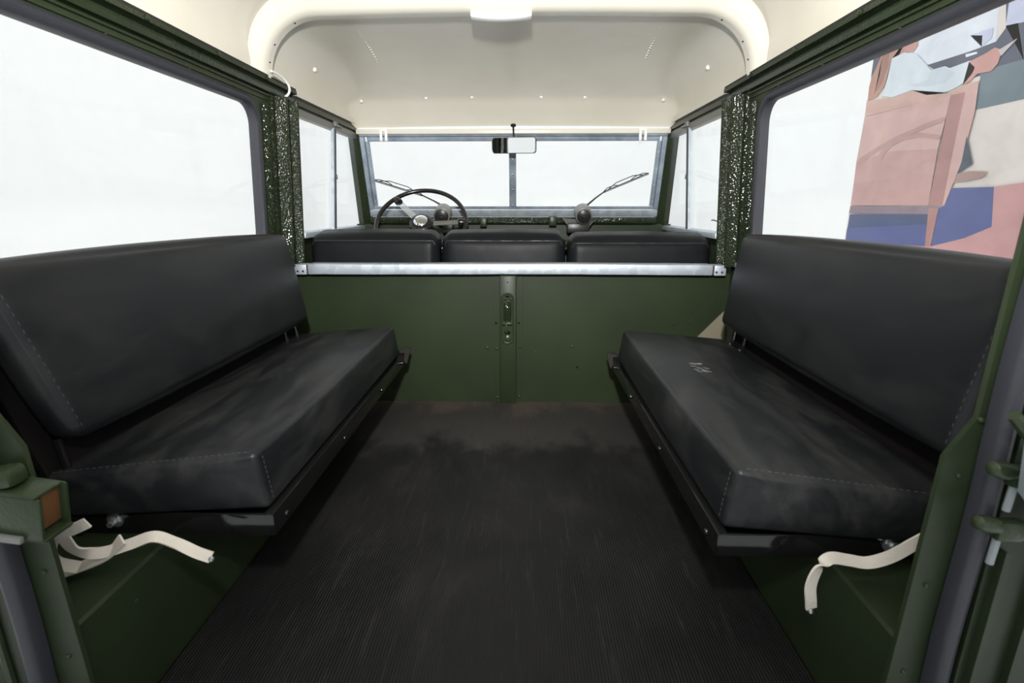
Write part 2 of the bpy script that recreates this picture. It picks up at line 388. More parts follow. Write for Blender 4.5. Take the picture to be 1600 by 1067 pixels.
# ------------------------------------------------------------ vehicle body
def sx(z): return .737-.06*(z-.5)        # inner face of the hardtop side, leaning in towards the top
bm = new(); span(bm, (-.80, .80), (.36, 1.755), (-.03, -.002)); struct(obj('floor', bm, M['green']), 'green load floor hidden under the rubber mat', 'floor')
bm = new(); span(bm, (-.80, .80), (1.76, 2.62), (-.03, 0)); struct(obj('cab_floor', bm, M['green']), 'green cab floor beyond the bulkhead', 'floor')

def body_side(s):
    side = 'driver side' if s < 0 else 'passenger side'
    nm = 'tub_wall'
    root = shell(nm, 'dark green inner body side under the big window, %s' % side, 'wall')
    # lower tub skin, belt ledge and sheet under the window
    bm = new(); span(bm, (s*.745, s*.775), (.50, 1.735), (0, .50)); obj('lower_panel', bm, M['green'], root)
    bm = new(); span(bm, (s*.725, s*.775), (.50, 1.695), (.500, .514), .003); obj('belt_capping', bm, M['galv'], root)
    # hardtop side with its rounded window opening
    y0, y1, z0, z1 = .58, 1.55, .56, .966
    k = 6; inner = rrect(y0-.008, y1+.008, z0-.008, z1+.008, .063, k); outer = rrect(.50, 1.80, .512, 1.035, .001, k)
    outer = [(min(max(y, .50), 1.776), z) for y, z in outer]
    bm = new()
    def P(y, z, d): return (s*(sx(z)+d), y, z)
    loops(bm, [[P(y, z, 0) for y, z in inner], [P(y, z, 0) for y, z in outer], [P(y, z, .012) for y, z in outer], [P(y, z, .012) for y, z in inner]])
    obj('hardtop_side', bm, M['green'], root)
    # ledges pressed along the top of the window panel
    for (za, zb, d) in ((.988, .992, .004), (1.000, 1.004, .006)):
        bm = new(); prism(bm, [(s*(sx(za)+.001), .5, za), (s*(sx(za)-d), .5, za+.001), (s*(sx(zb)-d), .5, zb), (s*(sx(zb)+.001), .5, zb+.002)], (0, 1.13, 0)); obj('pressed_ledge', bm, M['green_gloss'], root)
    # roof rail: black gap and lip
    bm = new(); prism(bm, [(s*.712, .45, 1.008), (s*.692, .45, 1.010), (s*.688, .45, 1.020), (s*.700, .45, 1.024), (s*.700, .45, 1.031), (s*.680, .45, 1.034), (s*.680, .45, 1.044), (s*.735, .45, 1.044), (s*.735, .45, 1.008)], (0, 1.328, 0))
    obj('roof_rail', bm, M['green_gloss'], root)
    bm = new(); span(bm, (s*.681, s*.73), (.45, 1.776), (1.0445, 1.0505)); obj('gutter_seal', bm, M['seal_black'], root)
    rivets([(s*.6785, y, 1.039) for y in (.62, .86, 1.10, 1.34, 1.58)], (-s, 0, 0), .0055, M['green_gloss'], root, 'bolt')
    rivets([(s*(sx(.985)-.0005), y, .989) for y in (.78, 1.02, 1.26, 1.46)], (-s, 0, 0), .003, M['worn_green'], root)
    # pillar between the rear window and the door
    pil = new(); 
    pp = [(-.02, 1.778), (-.02, 1.640), (.002, 1.642), (.003, 1.655), (.006, 1.658), (.029, 1.668), (.032, 1.672), (.031, 1.678), (.012, 1.722), (.006, 1.738), (.008, 1.744), (.029, 1.753), (.031, 1.757), (.028, 1.766), (.004, 1.776)]
    prism(pil, [(s*(sx(.6)-d), y, .50) for d, y in pp], (-s*.030, 0, .508))
    po = obj('door_pillar', pil, M['crinkle'], root, 30)
    bm = new(); prism(bm, [(s*(sx(.6)+.01), 1.590, .515), (s*(sx(.6)-.006), 1.592, .515), (s*(sx(.6)-.006), 1.612, .515), (s*(sx(.6)+.01), 1.614, .515)], (-s*.0265, 0, .46)); st = obj('screwed_strip', bm, M['crinkle'], root)
    for i in range(9): screw('screw', (s*(sx(.6)-.006-.0265*i/9.3), 1.602, .54+.45*i/9), (-s, 0, 0), .0032, M['worn_green'], st)
    if s > 0:
        bm = new(); tube(bm, [(s*(sx(.64)-.022), y, .640+.002*math.sin(y*90)) for y in [1.65+.02*i for i in range(11)]], .0022, 6); obj('paint_ridge', bm, M['worn_green'], root)
    # wheel box with folded top edge
    wb = new(); prism(wb, [(s*.49, .50, 0), (s*.499, .50, .183), (s*.503, .50, .187), (s*.745, .50, .187), (s*.745, .50, 0)], (0, 1.232, 0)); obj('wheel_box', wb, M['green'], root)
    # door above the cab sill
    return root
tl = body_side(-1); tr = body_side(1)

def side_window(s, idx, label):
    root = shell('window_%d' % idx, label, 'window')
    y0, y1, z0, z1 = .58, 1.55, .56, .966
    def P(y, z, d): return (s*(sx(z)+d), y, z)
    prof = [(-.003, .020), (-.004, -.003), (.000, -.008), (.010, -.010), (.016, -.006), (.020, -.0015), (.020, .004)]
    L = []
    for off, d in prof: L.append([P(y, z, d) for y, z in rrect(y0-off, y1+off, z0-off, z1+off, .055+off, 8)])
    bm = new(); loops(bm, L); obj('rubber_seal', bm, M['seal'], root)
    pts = rrect(y0, y1, z0, z1, .055, 8); bm = new()
    a = [bm.verts.new(P(y, z, .010)) for y, z in pts]; b = [bm.verts.new(P(y, z, .014)) for y, z in pts]
    bm.faces.new(a); bm.faces.new(b[::-1]); n = len(a)
    for i in range(n): bm.faces.new((a[i], a[(i+1) % n], b[(i+1) % n], b[i]))
    obj('pane', bm, M['glass'], root, 20)
side_window(-1, 1, 'long fixed window above the bench on the driver side, plain white outside')
side_window(1, 2, 'long fixed window above the passenger side bench, photo print outside')

# bulkhead behind the front seats
bh = shell('bulkhead', 'dark green steel bulkhead across the load bay behind the front seats', 'wall')
bm = new(); span(bm, (-.775, -.026), (1.735, 1.752), (0, .468)); obj('panel', bm, M['green'], bh)
bm = new(); span(bm, (.020, .775), (1.735, 1.752), (0, .468)); obj('panel', bm, M['green'], bh)
bm = new(); prism(bm, [(-.052, 1.745, .0055), (-.050, 1.7325, .0055), (-.030, 1.7325, .0055), (-.028, 1.719, .0055), (.026, 1.719, .0055), (.028, 1.7325, .0055), (.048, 1.7325, .0055), (.050, 1.745, .0055)], (0, 0, .462))
cp = obj('centre_channel', bm, M['green'], bh, 25)
bm = new(); span(bm, (-.028, .024), (1.7165, 1.7195), (.0052, .46), .0008); obj('cover_strip', bm, M['green'], bh)
def hole(x, z, r=.004, y=1.7335): 
    bm = new(); lathe(bm, [(r, 0), (r*.9, .0012), (r*.5, .0015)], (x, y+.0012, z), (0, -1, 0), 10); obj('bolt_hole', bm, M['board_shade'], bh)
for x, z in ((-.043, .296), (.036, .296), (.243, .136)): hole(x, z, y=1.7315 if abs(x) < .1 else 1.734)
for x, z in ((-.002, .44), (-.002, .016)): hole(x, z, .0025, 1.716)
rivets([(-.040, 1.7325, .204), (.040, 1.7325, .212), (-.040, 1.7325, .022), (.038, 1.7325, .026), (.222, 1.735, .212), (-.075, 1.735, .206)], (0, -1, 0), .006, M['worn_green'], bh, 'bolt', .004)
rivets([(.565, 1.733, .295), (.585, 1.733, .270)], (0, -1, 0), .004, M['worn_green'], bh)
bm = new(); prism(bm, [(.50, 1.731, .19), (.745, 1.731, .415), (.745, 1.731, .355), (.60, 1.731, .19)], (0, .006, 0)); obj('corner_gusset', bm, M['green'], bh)
bm = new(); prism(bm, [(.598, 1.729, .19), (.745, 1.729, .352), (.745, 1.729, .19)], (0, .004, 0)); obj('bare_patch', bm, M['beige'], bh)

# galvanised capping rail along the top of the bulkhead
cr = thing('capping_rail', 'bright galvanised capping rail along the top of the green bulkhead', 'rail', (0, 1.72, .468))
bm = new(); span(bm, (-.668, .672), (1.694, 1.752), (.468, .503), .004)
bmesh.ops.subdivide_edges(bm, edges=[e for e in bm.edges if abs(e.verts[0].co.x-e.verts[1].co.x) > .5], cuts=30)
for v in bm.verts: v.co.z += .0012*math.sin(v.co.x*5+1)+.0006*noise.noise(v.co*15); v.co.y += .001*noise.noise(v.co*9)
obj('rail_section', bm, M['galv'], cr)
for s in (-1, 1):
    bm = new(); x0 = s*.672 if s < 0 else .676
    span(bm, (x0+s*.001, s*.716), (1.696, 1.75), (.466, .500), .003); e = obj('end_section', bm, M['galv'], cr)
    rivets([(s*.684, 1.6955, .478), (s*.702, 1.6955, .478)], (0, -1, 0), .0035, M['rust'] if s > 0 else M['seal_black'], e)
    bm = new(); span(bm, (s*.668, x0), (1.699, 1.75), (.469, .499)); obj('joint', bm, M['rust'] , cr)

# oval catch on the centre channel
ct = thing('bulkhead_catch', 'painted oval catch plate with a T shaped key on the bulkhead centre strip', 'catch', (-.003, 1.7165, .315))
C = (-.003, .316)
def oval(cx, cz, w_, h_, k=8): return [(x, z) for x, z in rrect(cx-w_, cx+w_, cz-h_, cz+h_, w_*.999, k)]
bm = new(); L = [[(x, y, z) for x, z in oval(C[0], C[1], w_, h_)] for w_, h_, y in ((.0225, .090, 1.7165), (.0225, .090, 1.7125), (.0195, .087, 1.7110), (.0165, .084, 1.7125), (.0165, .084, 1.7150), (.004, .07, 1.7152))]
V = loops(bm, L, False); bm.faces.new(V[-1]); obj('escutcheon', bm, M['worn_green'], ct)
bm = new(); box(bm, (C[0], 1.7115, C[1]+.030), (.026, .008, .075), .003)
bmesh.ops.subdivide_edges(bm, edges=bm.edges[:], cuts=2)
for v in bm.verts: v.co += Vector((noise.noise(v.co*90), noise.noise(v.co*90+Vector((3, 3, 3))), 0))*.0018
obj('sliding_plate', bm, M['crinkle'], ct)
bm = new(); box(bm, (C[0], 1.704, C[1]-.016), (.034, .009, .008), .002); box(bm, (C[0]-.003, 1.702, C[1]-.031), (.008, .010, .036), .002); obj('key_handle', bm, M['worn_green'], ct)
for dz_, w2, h2 in ((-.050, .020, .010), (.076, .014, .006)):
    bm = new(); box(bm, (C[0], 1.7145, C[1]+dz_), (w2, .003, h2), .001); obj('slot', bm, M['board_shade'], ct)
bm = new(); lathe(bm, [(.012, 0), (.012, .003), (.008, .005), (.003, .006)], (C[0], 1.715, C[1]-.071), (0, -1, 0), 14); obj('boss', bm, M['worn_green'], ct)

# rubber mat
bm = new(); span(bm, (-.486, .486), (.36, 1.734), (-.002, .005), .0015)
tag(obj('rubber_mat', bm, M['rubber'], smooth=30), 'dusty black ribbed rubber mat covering the load floor between the benches', 'mat')

# ------------------------------------------------------------ roof
def section(top, side_x, z0, r, k=10):   # half section from rail up round the corner to the centre line, then mirrored
    h = [(side_x, z0)]
    cx, cz = side_x-r, top-r*.95
    for i in range(k+1):
        a = math.radians(90*i/k); h.append((cx+r*math.cos(a), cz+r*.95*math.sin(a)))
    h.append((cx*.5, top+.004)); h.append((0, top+.006))
    return h+[(-x, z) for x, z in h[-2::-1]]
def loft(bm, secs, th=.004):
    A = [[bm.verts.new((x, y, z)) for x, z in s_] for y, s_ in secs]
    B = [[bm.verts.new((x*1.012, y, z+th)) for x, z in s_] for y, s_ in secs]
    for X in (A, B):
        for p, q in zip(X, X[1:]):
            for i in range(len(p)-1): bm.faces.new((p[i], p[i+1], q[i+1], q[i]))
    for i in range(len(A[0])-1):
        bm.faces.new((A[0][i], A[0][i+1], B[0][i+1], B[0][i])); bm.faces.new((A[-1][i], A[-1][i+1], B[-1][i+1], B[-1][i]))
    for e in (0, -1):
        for p, q, u, v in zip(A, A[1:], B, B[1:]): bm.faces.new((p[e], q[e], v[e], u[e]))
bm = new(); loft(bm, [(y, section(1.245, .700, 1.051, .15)) for y in (.44, .8, 1.2, 1.5, 1.56)])
ce = struct(obj('ceiling', bm, M['cream'], smooth=30), 'cream painted roof lining over the load bay', 'ceiling')
# hoop: rolled flange where the two roof halves meet
prof = [(0, 1.53, .004), (.010, 1.543, 0), (.026, 1.556, 0), (.038, 1.570, 0), (.0465, 1.583, 0), (.0468, 1.600, 0), (.0465, 1.622, 0), (.040, 1.624, 0), (0, 1.626, .003)]
def hoop_sec(d):
    h = section(1.245-d, .702-d*.45, 1.040, .15-d*.35+.02, 14); return h
bm = new(); A = [[bm.verts.new((x, y, z)) for x, z in hoop_sec(d)] for d, y, _ in prof]
for p, q in zip(A, A[1:]):
    for i in range(len(p)-1): bm.faces.new((p[i], p[i+1], q[i+1], q[i]))
for e in (0, -1): bm.faces.new([r_[e] for r_ in A])
obj('roof_hoop', bm, M['cream_trim'], ce, 35)
hs = hoop_sec(.046)
rivets([(hs[i][0]*.999, 1.601, hs[i][1]-.0005) for i in (3, 6, 11, 23, 28, 31)], (0, 0, -1), .003, M['seal_black'], ce, 'screw', .002)
bm = new(); # joint plates riveted inside the hoop corners
for s in (-1, 1):
    box(bm, (s*.44, 1.601, 1.2015), (.07, .026, .003), .001)
obj('joint_plate', bm, M['cream_trim'], ce)
# cab roof, falling to the header above the windscreen
cabsec = [(1.612,1.206,.704,1.049,.15),(1.75,1.206,.703,1.048,.15),(1.95,1.200,.700,1.046,.14),(2.10,1.180,.697,1.044,.12),(2.20,1.155,.693,1.042,.10),(2.265,1.132,.690,1.040,.075),(2.285,1.121,.688,1.036,.06),(2.300,1.112,.687,1.034,.055),
          (2.315,1.098,.686,1.032,.050),(2.335,1.078,.684,1.027,.042),(2.36,1.052,.682,1.02,.028),(2.385,1.019,.678,1.010,.008)]
bm = new(); loft(bm, [(y, section(t, sx_, z0, r)) for y, t, sx_, z0, r in cabsec])
cc = struct(obj('cab_ceiling', bm, M['cream'], smooth=50), 'cream roof lining over the front seats, curving down to the windscreen', 'ceiling')
rivets([(-.355, 2.293, 1.119), (-.165, 2.293, 1.121), (.12, 2.293, 1.121), (.30, 2.293, 1.119), (-.625, 2.293, 1.108), (.62, 2.293, 1.108)], (0, -.8, -.6), .0065, M['white'], cc, 'rivet', .004)
rivets([(-.672, 1.93, 1.143), (.672, 1.93, 1.143)], (-.0, -.8, -.6), .0075, M['white'], cc, 'plug', .006)
for s in (-1, 1):                        # two lines of spot welds
    bm = new()
    for i in range(15):
        t = i/14; lathe(bm, [(.003, -.002), (.003, .001), (.001, .002)], (s*(.46+.02*t), 1.75+.30*t, 1.2085-.019*t**1.6-.0005), (0, 0, -1), 6)
    stuff(obj('spot_welds', bm, M['cream_trim'], cc))
bm = new(); span(bm, (-.683, .683), (2.375, 2.405), (.992, 1.012), .003); obj('header_rail', bm, M['cream_trim'], cc)

# dome lamp
dl = thing('dome_lamp', 'small white rectangular courtesy lamp under the middle of the roof hoop', 'lamp', (-.014, 1.598, 1.2))
bm = new(); box(bm, (-.014, 1.592, 1.198), (.168, .040, .010), .003); obj('base', bm, M['white'], dl)
bm = new(); n = 16; A = []
for i in range(n+1):
    t = i/n*2-1; xx = -.014+t*.083; hh = .0065+.0065*(1-abs(t)**2.2)
    A.append([bm.verts.new((xx, 1.592+.019*math.cos(a), 1.194-hh*abs(math.sin(a))**.5)) for a in [math.pi*k/8 for k in range(9)]])
for p, q in zip(A, A[1:]):
    for i in range(8): bm.faces.new((p[i], p[i+1], q[i+1], q[i]))
bm.faces.new(A[0]); bm.faces.new(A[-1]); obj('lens', bm, M['lens'], dl, 50)

# white cable looping out of the roof on the driver side
bm = new(); tube(bm, smooth_path([(-.675, 1.60, 1.062), (-.672, 1.625, 1.062), (-.668, 1.66, 1.056), (-.664, 1.685, 1.040), (-.668, 1.69, 1.022), (-.684, 1.69, 1.008)], 5), .0035, 8)
tag(obj('cable', bm, M['white']), 'short white cable looping from the roof hoop to the door pillar', 'cable')

# ------------------------------------------------------------ cab: doors, windscreen, scuttle
def cab_door(s, idx, label):
    d = shell('door_%d' % idx, label, 'door')
    bm = new(); span(bm, (s*.745, s*.775), (1.77, 2.50), (-.0, .58)); obj('lower_panel', bm, M['green'], d)
    bm = new(); span(bm, (s*.70, s*.76), (1.785, 2.535), (.58, .60), .003); obj('waist_rail', bm, M['galv'], d)
    # top channels: green/black grooved window frame under a cream gutter
    def run(x0, x1, z0, z1, m, nm, y0=1.781, y1=2.395, dx=0):
        bm = new(); P = []
        for y, o in ((y0, 0), (y1, dx)): P.append([(s*(x0+o), y, z0), (s*(x1+o), y, z0), (s*(x1+o), y, z1), (s*(x0+o), y, z1)])
        hexa(bm, P[0]+P[1]); obj(nm, bm, m, d)
    run(.686, .735, 1.032, 1.052, M['cream_trim'], 'gutter', dx=-.008)
    run(.692, .735, 1.022, 1.032, M['seal_black'], 'felt_channel', dx=-.008)
    run(.688, .72, 1.006, 1.022, M['green_gloss'], 'top_rail', dx=-.006)
    run(.696, .72, .998, 1.006, M['seal_black'], 'felt_channel', dx=-.006)
    run(.692, .716, .975, .998, M['motor'], 'top_rail', dx=-.006)
    # windscreen post
    bm = new(); hexa(bm, [(s*.668, 2.515, .58), (s*.705, 2.475, .58), (s*.735, 2.50, .58), (s*.70, 2.56, .58), (s*.660, 2.405, 1.01), (s*.700, 2.375, 1.01), (s*.728, 2.40, 1.01), (s*.70, 2.45, 1.01)])
    obj('windscreen_post', bm, M['green'], d)
    rivets([(s*(.684-.006*t), 2.485-.09*t, .62+.38*t) for t in (.1, .3, .5, .7, .9)], (-s*.4, -.9, 0), .003, M['worn_green'], d)
    # sliding glass: two overlapping panes and the bright edge channel between
    yd = 2.125 if s < 0 else 2.15
    for (a, b, x) in ((1.784, yd+.01, .718), (yd-.01, 2.50, .708)):
        bm = new(); hexa(bm, [(s*x, a, .60), (s*(x+.004), a, .60), (s*(x+.004), b, .60), (s*x, b, .60), (s*(x-.022), a, .98), (s*(x-.018), a, .98), (s*(x-.018), b-.09*(b > 2.4), .98), (s*(x-.022), b-.09*(b > 2.4), .98)])
        obj('pane', bm, M['glass'], d, 0)
    dy = -.035
    for y, wd, m, nm in ((yd-.022, .010, M['galv'], 'bright_channel'), (yd, .007, M['seal'], 'pane_edge')):
        if s > 0 and nm == 'bright_channel': wd = .005
        bm = new(); hexa(bm, [(s*.702, y+dy, .60), (s*.712, y+dy, .60), (s*.712, y+dy+wd, .60), (s*.702, y+dy+wd, .60), (s*.684, y, .98), (s*.694, y, .98), (s*.694, y+wd, .98), (s*.684, y+wd, .98)])
        obj(nm, bm, m, d)
    bm = new(); box(bm, (s*.686, yd+.01, .997), (.012, .03, .02), .003); box(bm, (s*.680, yd+.03, .992), (.01, .05, .008), .002); obj('window_catch', bm, M['motor'], d)
    for zz in (.80,):
        bm = new(); box(bm, (s*.692, yd-.008, zz), (.006, .008, .018), .002); obj('stop_clip', bm, M['motor'], d)
cab_door(-1, 1, 'front door with sliding window on the steering wheel side'); cab_door(1, 2, 'front door with sliding window opposite the steering wheel')

ws = shell('window_3', 'split windscreen in a blue grey metal frame', 'window')
def wsy(z): return 2.5-.1*(z-.64)/.36      # leaning windscreen plane
def bar(x0, x1, z0, z1, m, nm, d0=-.012, d1=.012, parent=None):
    bm = new(); P = []
    for z, (a, b) in ((z0, (x0[0], x1[0])), (z1, (x0[1], x1[1]))):
        P += [(a, wsy(z)+d0, z), (b, wsy(z)+d0, z), (b, wsy(z)+d1, z), (a, wsy(z)+d1, z)]
    hexa(bm, P); es = [e for e in bm.edges]; bmesh.ops.bevel(bm, geom=es, offset=.002, segments=1, affect='EDGES'); return obj(nm, bm, m, parent or ws)
bar((-.676, -.676), (.676, .676), .640, .672, M['galv'], 'bottom_rail')
bar((-.672, -.672), (.672, .672), .674, .688, M['alu'], 'inner_frame', -.005)
bar((-.676, -.676), (.676, .676), .984, 1.000, M['alu'], 'top_rail')
bar((-.645, -.645), (.645, .645), .966, .983, M['alu'], 'inner_frame', -.005)
for s in (-1, 1):
    bar((s*.676, s*.676), (s*.655, s*.655), .673, .983, M['alu'], 'side_rail')
    sf = bar((s*.654, s*.654), (s*.637, s*.637), .689, .965, M['alu'], 'inner_frame', -.006)
    rivets([(s*.645, wsy(z)-.0065, z) for z in (.71, .78, .85, .92)], (0, -1, -.2), .003, M['zinc'], sf, 'screw')
dv = bar((-.016, -.016), (.016, .016), .674, .983, M['alu'], 'centre_strip', -.018, .0)
for a in dv.data.materials: pass
rivets([(0, wsy(z)-.0185, z) for z in (.69, .76, .825, .89)], (0, -1, -.2), .0042, M['chrome'], dv, 'screw')
for a, b in ((-.637, -.017), (.017, .637)):
    bm = new(); hexa(bm, [(a, wsy(.685), .685), (b, wsy(.685), .685), (b, wsy(.685)+.004, .685), (a, wsy(.685)+.004, .685), (a, wsy(.968), .968), (b, wsy(.968), .968), (b, wsy(.968)+.004, .968), (a, wsy(.968)+.004, .968)]); obj('pane', bm, M['glass'], ws, 0)

sc_ = shell('scuttle', 'dark green crinkled scuttle panel under the windscreen', 'wall')
bm = new(); span(bm, (-.665, .665), (2.44, 2.53), (.608, .639), .006); obj('ledge', bm, M['crinkle'], sc_)
bm = new(); span(bm, (-.74, .74), (2.475, 2.53), (0, .607)); obj('fire_wall', bm, M['green'], sc_)
bm = new(); span(bm, (-.66, .66), (2.30, 2.47), (.50, .512), .003); span(bm, (-.66, .66), (2.30, 2.308), (.513, .545), .002); obj('parcel_shelf', bm, M['crinkle'], sc_)
bm = new(); box(bm, (.185, 2.425, .622), (.034, .02, .045), .004); box(bm, (-.135, 2.425, .615), (.03, .02, .04), .004); obj('vent_bracket', bm, M['worn_green'], sc_)
rivets([(x, 2.438, .626) for x in (-.6, -.52, .05, .08, .11, .30, .45, .6)], (0, -1, 0), .005, M['worn_green'], sc_, 'bolt')

# wiper motors on the scuttle
for i, (x, lab) in enumerate(((-.315, 'round grey wiper motor showing behind the steering wheel rim'), (.318, 'round grey wiper motor on a black bracket behind the single passenger seat'))):
    w_ = thing('wiper_motor', lab, 'motor', (x, 2.42, .64), 'wiper motors at the foot of the windscreen')
    y0 = 2.34
    bm = new(); ax = Vector((0, 1, .25)); lathe(bm, [(.030, 0), (.037, .004), (.0385, .02), (.0385, .075), (.034, .085), (.01, .09)], (x, y0, .645), ax, 24); obj('housing', bm, M['motor'], w_)
    bm = new(); lathe(bm, [(.031, 0), (.031, .006), (.024, .010), (.010, .012), (.008, .018), (.003, .019)], (x, y0+.001, .645), -ax, 20); obj('end_cap', bm, M['motor_end'], w_)
    bm = new(); box(bm, (x-.01*(i*2-1)*2, 2.40, .592), (.10 if i else .05, .05, .045), .006); obj('bracket', bm, M['motor_end'], w_)
    if i:
        bm = new(); prism(bm, [(.225, 2.385, .635), (.37, 2.385, .625), (.34, 2.385, .585), (.28, 2.385, .565)], (0, .006, 0)); obj('mounting_plate', bm, M['motor_end'], w_)

# wipers outside the glass
def wiper(lab, A, B, C_):
    r = thing('windscreen_wiper', lab, 'wiper', A, 'windscreen wipers')
    A, B, C_ = Vector(A), Vector(B), Vector(C_)
    bm = new(); tube(bm, [A, A.lerp(B, .5)+Vector((0, .008, .002)), B], [.0055, .004, .003], 8); lathe(bm, [(.009, -.02), (.009, .006), (.005, .01)], A, (0, 1, .2), 12); obj('arm', bm, M['motor_end'], r)
    d = (C_-B).normalized(); up = Vector((-d.z, 0, d.x)); up = up if up.z > 0 else -up
    s0 = B-d*.01; e0 = C_
    bm = new(); tube(bm, [s0, e0], .0028, 6); tube(bm, [s0-up*.005, e0-up*.005], .0018, 6); obj('rubber_blade', bm, M['seal_black'], r)
    bm = new(); Lw = (e0-s0).length
    for a, b, h in ((.12, .88, .016), (.02, .32, .009), (.62, .97, .009)):
        tube(bm, [s0+d*Lw*a+up*.002, s0+d*Lw*(a+(b-a)*.25)+up*h, s0+d*Lw*(a+(b-a)*.75)+up*h, s0+d*Lw*b+up*.002], .0022, 6)
    obj('bridge', bm, M['motor_end'], r)
wiper('black wiper lying across the driver half of the windscreen', (-.318, 2.535, .678), (-.44, 2.525, .742), (-.655, 2.50, .808))
wiper('black wiper lying across the passenger half of the windscreen', (.350, 2.535, .690), (.436, 2.525, .758), (.625, 2.49, .836))

# mirror
mr_ = thing('rear_view_mirror', 'rectangular rear view mirror hanging above the windscreen centre strip', 'mirror', (.006, 2.27, .94))
def plate(w_, h_, y, r_, R_): return [R_ @ Vector((x, y, z)) + Vector((.007, 2.28, .934)) for x, z in rrect(-w_, w_, -h_, h_, r_, 6)]
R_ = Matrix.Rotation(math.radians(5), 3, 'X') @ Matrix.Rotation(math.radians(-20.7), 3, 'Z')
bm = new(); L = [plate(.098, .031, -.001, .012, R_), plate(.099, .032, .002, .012, R_), plate(.099, .032, .008, .012, R_), plate(.092, .026, .016, .012, R_)]
V = loops(bm, L, False); bm.faces.new(V[-1]); bm.faces.new(V[0][::-1]); obj('housing', bm, M['steer'], mr_)
bm = new(); L = [plate(.0985, .0315, -.001, .012, R_), plate(.0985, .0315, -.0035, .012, R_), plate(.0965, .0295, -.0040, .011, R_), plate(.0965, .0295, -.001, .011, R_)]
loops(bm, L, True); obj('chrome_rim', bm, M['chrome'], mr_)
bm = new(); V = loops(bm, [plate(.0964, .0294, -.0012, .011, R_), plate(.0964, .0294, -.0026, .011, R_)], False); bm.faces.new(V[0]); bm.faces.new(V[1][::-1]); obj('mirror_glass', bm, M['mirror'], mr_, 20)
bm = new(); tube(bm, smooth_path([(.010, 2.300, .940), (.010, 2.325, .955), (.006, 2.345, .985), (.004, 2.37, 1.022)], 5), .004, 8); lathe(bm, [(.012, 0), (.012, .004), (.006, .008)], (.004, 2.368, 1.026), (0, -.4, -1), 12); obj('stem', bm, M['seal_black'], mr_)

# roof clamp hooks over the windscreen
for x, lab, ln in ((-.560, 'white roof bracket over the driver half of the windscreen', .0), (.562, 'white roof bracket with a dangling pin over the passenger half of the windscreen', .018)):
    h = thing('roof_bracket', lab, 'bracket', (x, 2.36, .99), 'roof brackets above the windscreen')
    bm = new(); box(bm, (x-.011, 2.366, .988), (.012, .004, .052), .0015); box(bm, (x+.011, 2.366, .988), (.012, .004, .052), .0015); box(bm, (x, 2.366, 1.008), (.034, .0045, .014), .0015); obj('plate', bm, M['white'], h)
    screw('screw', (x-.0, 2.371, .988), (0, -1, 0), .005, M['zinc'], h, .01)
    if ln:
        bm = new(); tube(bm, [(x-.012, 2.362, .975), (x-.012, 2.361, .948)], .003, 8); obj('pin', bm, M['white'], h)

# steering wheel
st = thing('steering_wheel', 'thin rimmed black steering wheel with chrome rod spokes', 'steering wheel', (-.390, 2.25, .618))
T = math.radians(46); Cw = Vector((-.390, 2.25, .617)); ex = Vector((1, 0, 0)); ey = Vector((0, math.cos(T), math.sin(T))); en = Vector((0, -math.sin(T), math.cos(T)))
def W(a, r_, h=0): return Cw+ex*math.cos(a)*r_+ey*math.sin(a)*r_+en*h
bm = new(); tube(bm, [W(2*math.pi*k/64, .193) for k in range(64)], .0095, 10, True); obj('rim', bm, M['steer'], st, 60)
for deg in (132, 2, 250):
    a = math.radians(deg); bm = new(); side = W(a+math.pi/2, 1)-Cw
    for k in range(4): 
        off = side*(k-1.5)*.0075; tube(bm, [W(a, .03, -.004)+off, W(a, .176, 0)+off*.9], .0022, 8)
    obj('spoke', bm, M['chrome'], st)
    bm = new(); tube(bm, [W(a, .160), W(a, .172), W(a, .192)], [.016, .018, .012], 10); obj('spoke_end', bm, M['steer'], st)
bm = new(); lathe(bm, [(.028, -.05), (.036, -.03), (.052, -.012), (.052, .002), (.046, .010), (.034, .014)], Cw, en, 28); obj('hub', bm, M['steer'], st)
bm = new(); lathe(bm, [(.030, .012), (.030, .018), (.024, .023), (.008, .026)], Cw, en, 24); obj('horn_button', bm, M['chrome'], st)
bm = new(); tube(bm, [Cw-en*.05, Cw-en*.05+Vector((0, .22, -.22))], .02, 14); obj('column', bm, M['steer'], st)

# front seats
def front_seat(x0, x1, lab, dz=0):
    r = thing('front_seat', lab, 'seat', ((x0+x1)/2, 1.9, 0), 'front seats')
    yb, yt = 1.775, 1.795
    P = [(x0+.004, yb, .26), (x1-.004, yb, .26), (x1-.004, yb+.10, .24), (x0+.004, yb+.10, .24), (x0, yt, .588+dz), (x1, yt, .588+dz), (x1, yt+.12, .612+dz), (x0, yt+.12, .612+dz)]
    bm, at = cushion(P, .034, .004, (22, 6, 16)); obj('backrest', bm, M['vinyl_seat'], r, 60)
    bm = new(); n = 40; pts = [at(.03+.94*i/n, .0, .955) for i in range(n+1)]
    pts = [at(.006, 0, .90)]+pts+[at(.994, 0, .90)]
    tube(bm, [p+Vector((0, .0005, 0)) for p in pts], .0026, 6); obj('crease_highlight', bm, M['piping'], r, 60)  # lighter raised line stands in for the highlight along the top crease
    x0 += .014; x1 -= .014
    P = [(x0, 1.90, .12), (x1, 1.90, .12), (x1, 2.22, .12), (x0, 2.22, .12), (x0, 1.90, .23), (x1, 1.90, .23), (x1, 2.22, .24), (x0, 2.22, .24)]
    bm, at = cushion(P, .03, .012, (8, 8, 3)); obj('seat_cushion', bm, M['vinyl'], r, 60)
    bm = new(); span(bm, (x0+.02, x1-.02), (1.80, 2.2), (0, .12), .004); obj('seat_box', bm, M['green'], r)
front_seat(-.698, -.246, 'black vinyl front seat back in front of the steering wheel')
front_seat(-.234, .196, 'narrower black vinyl middle front seat back')
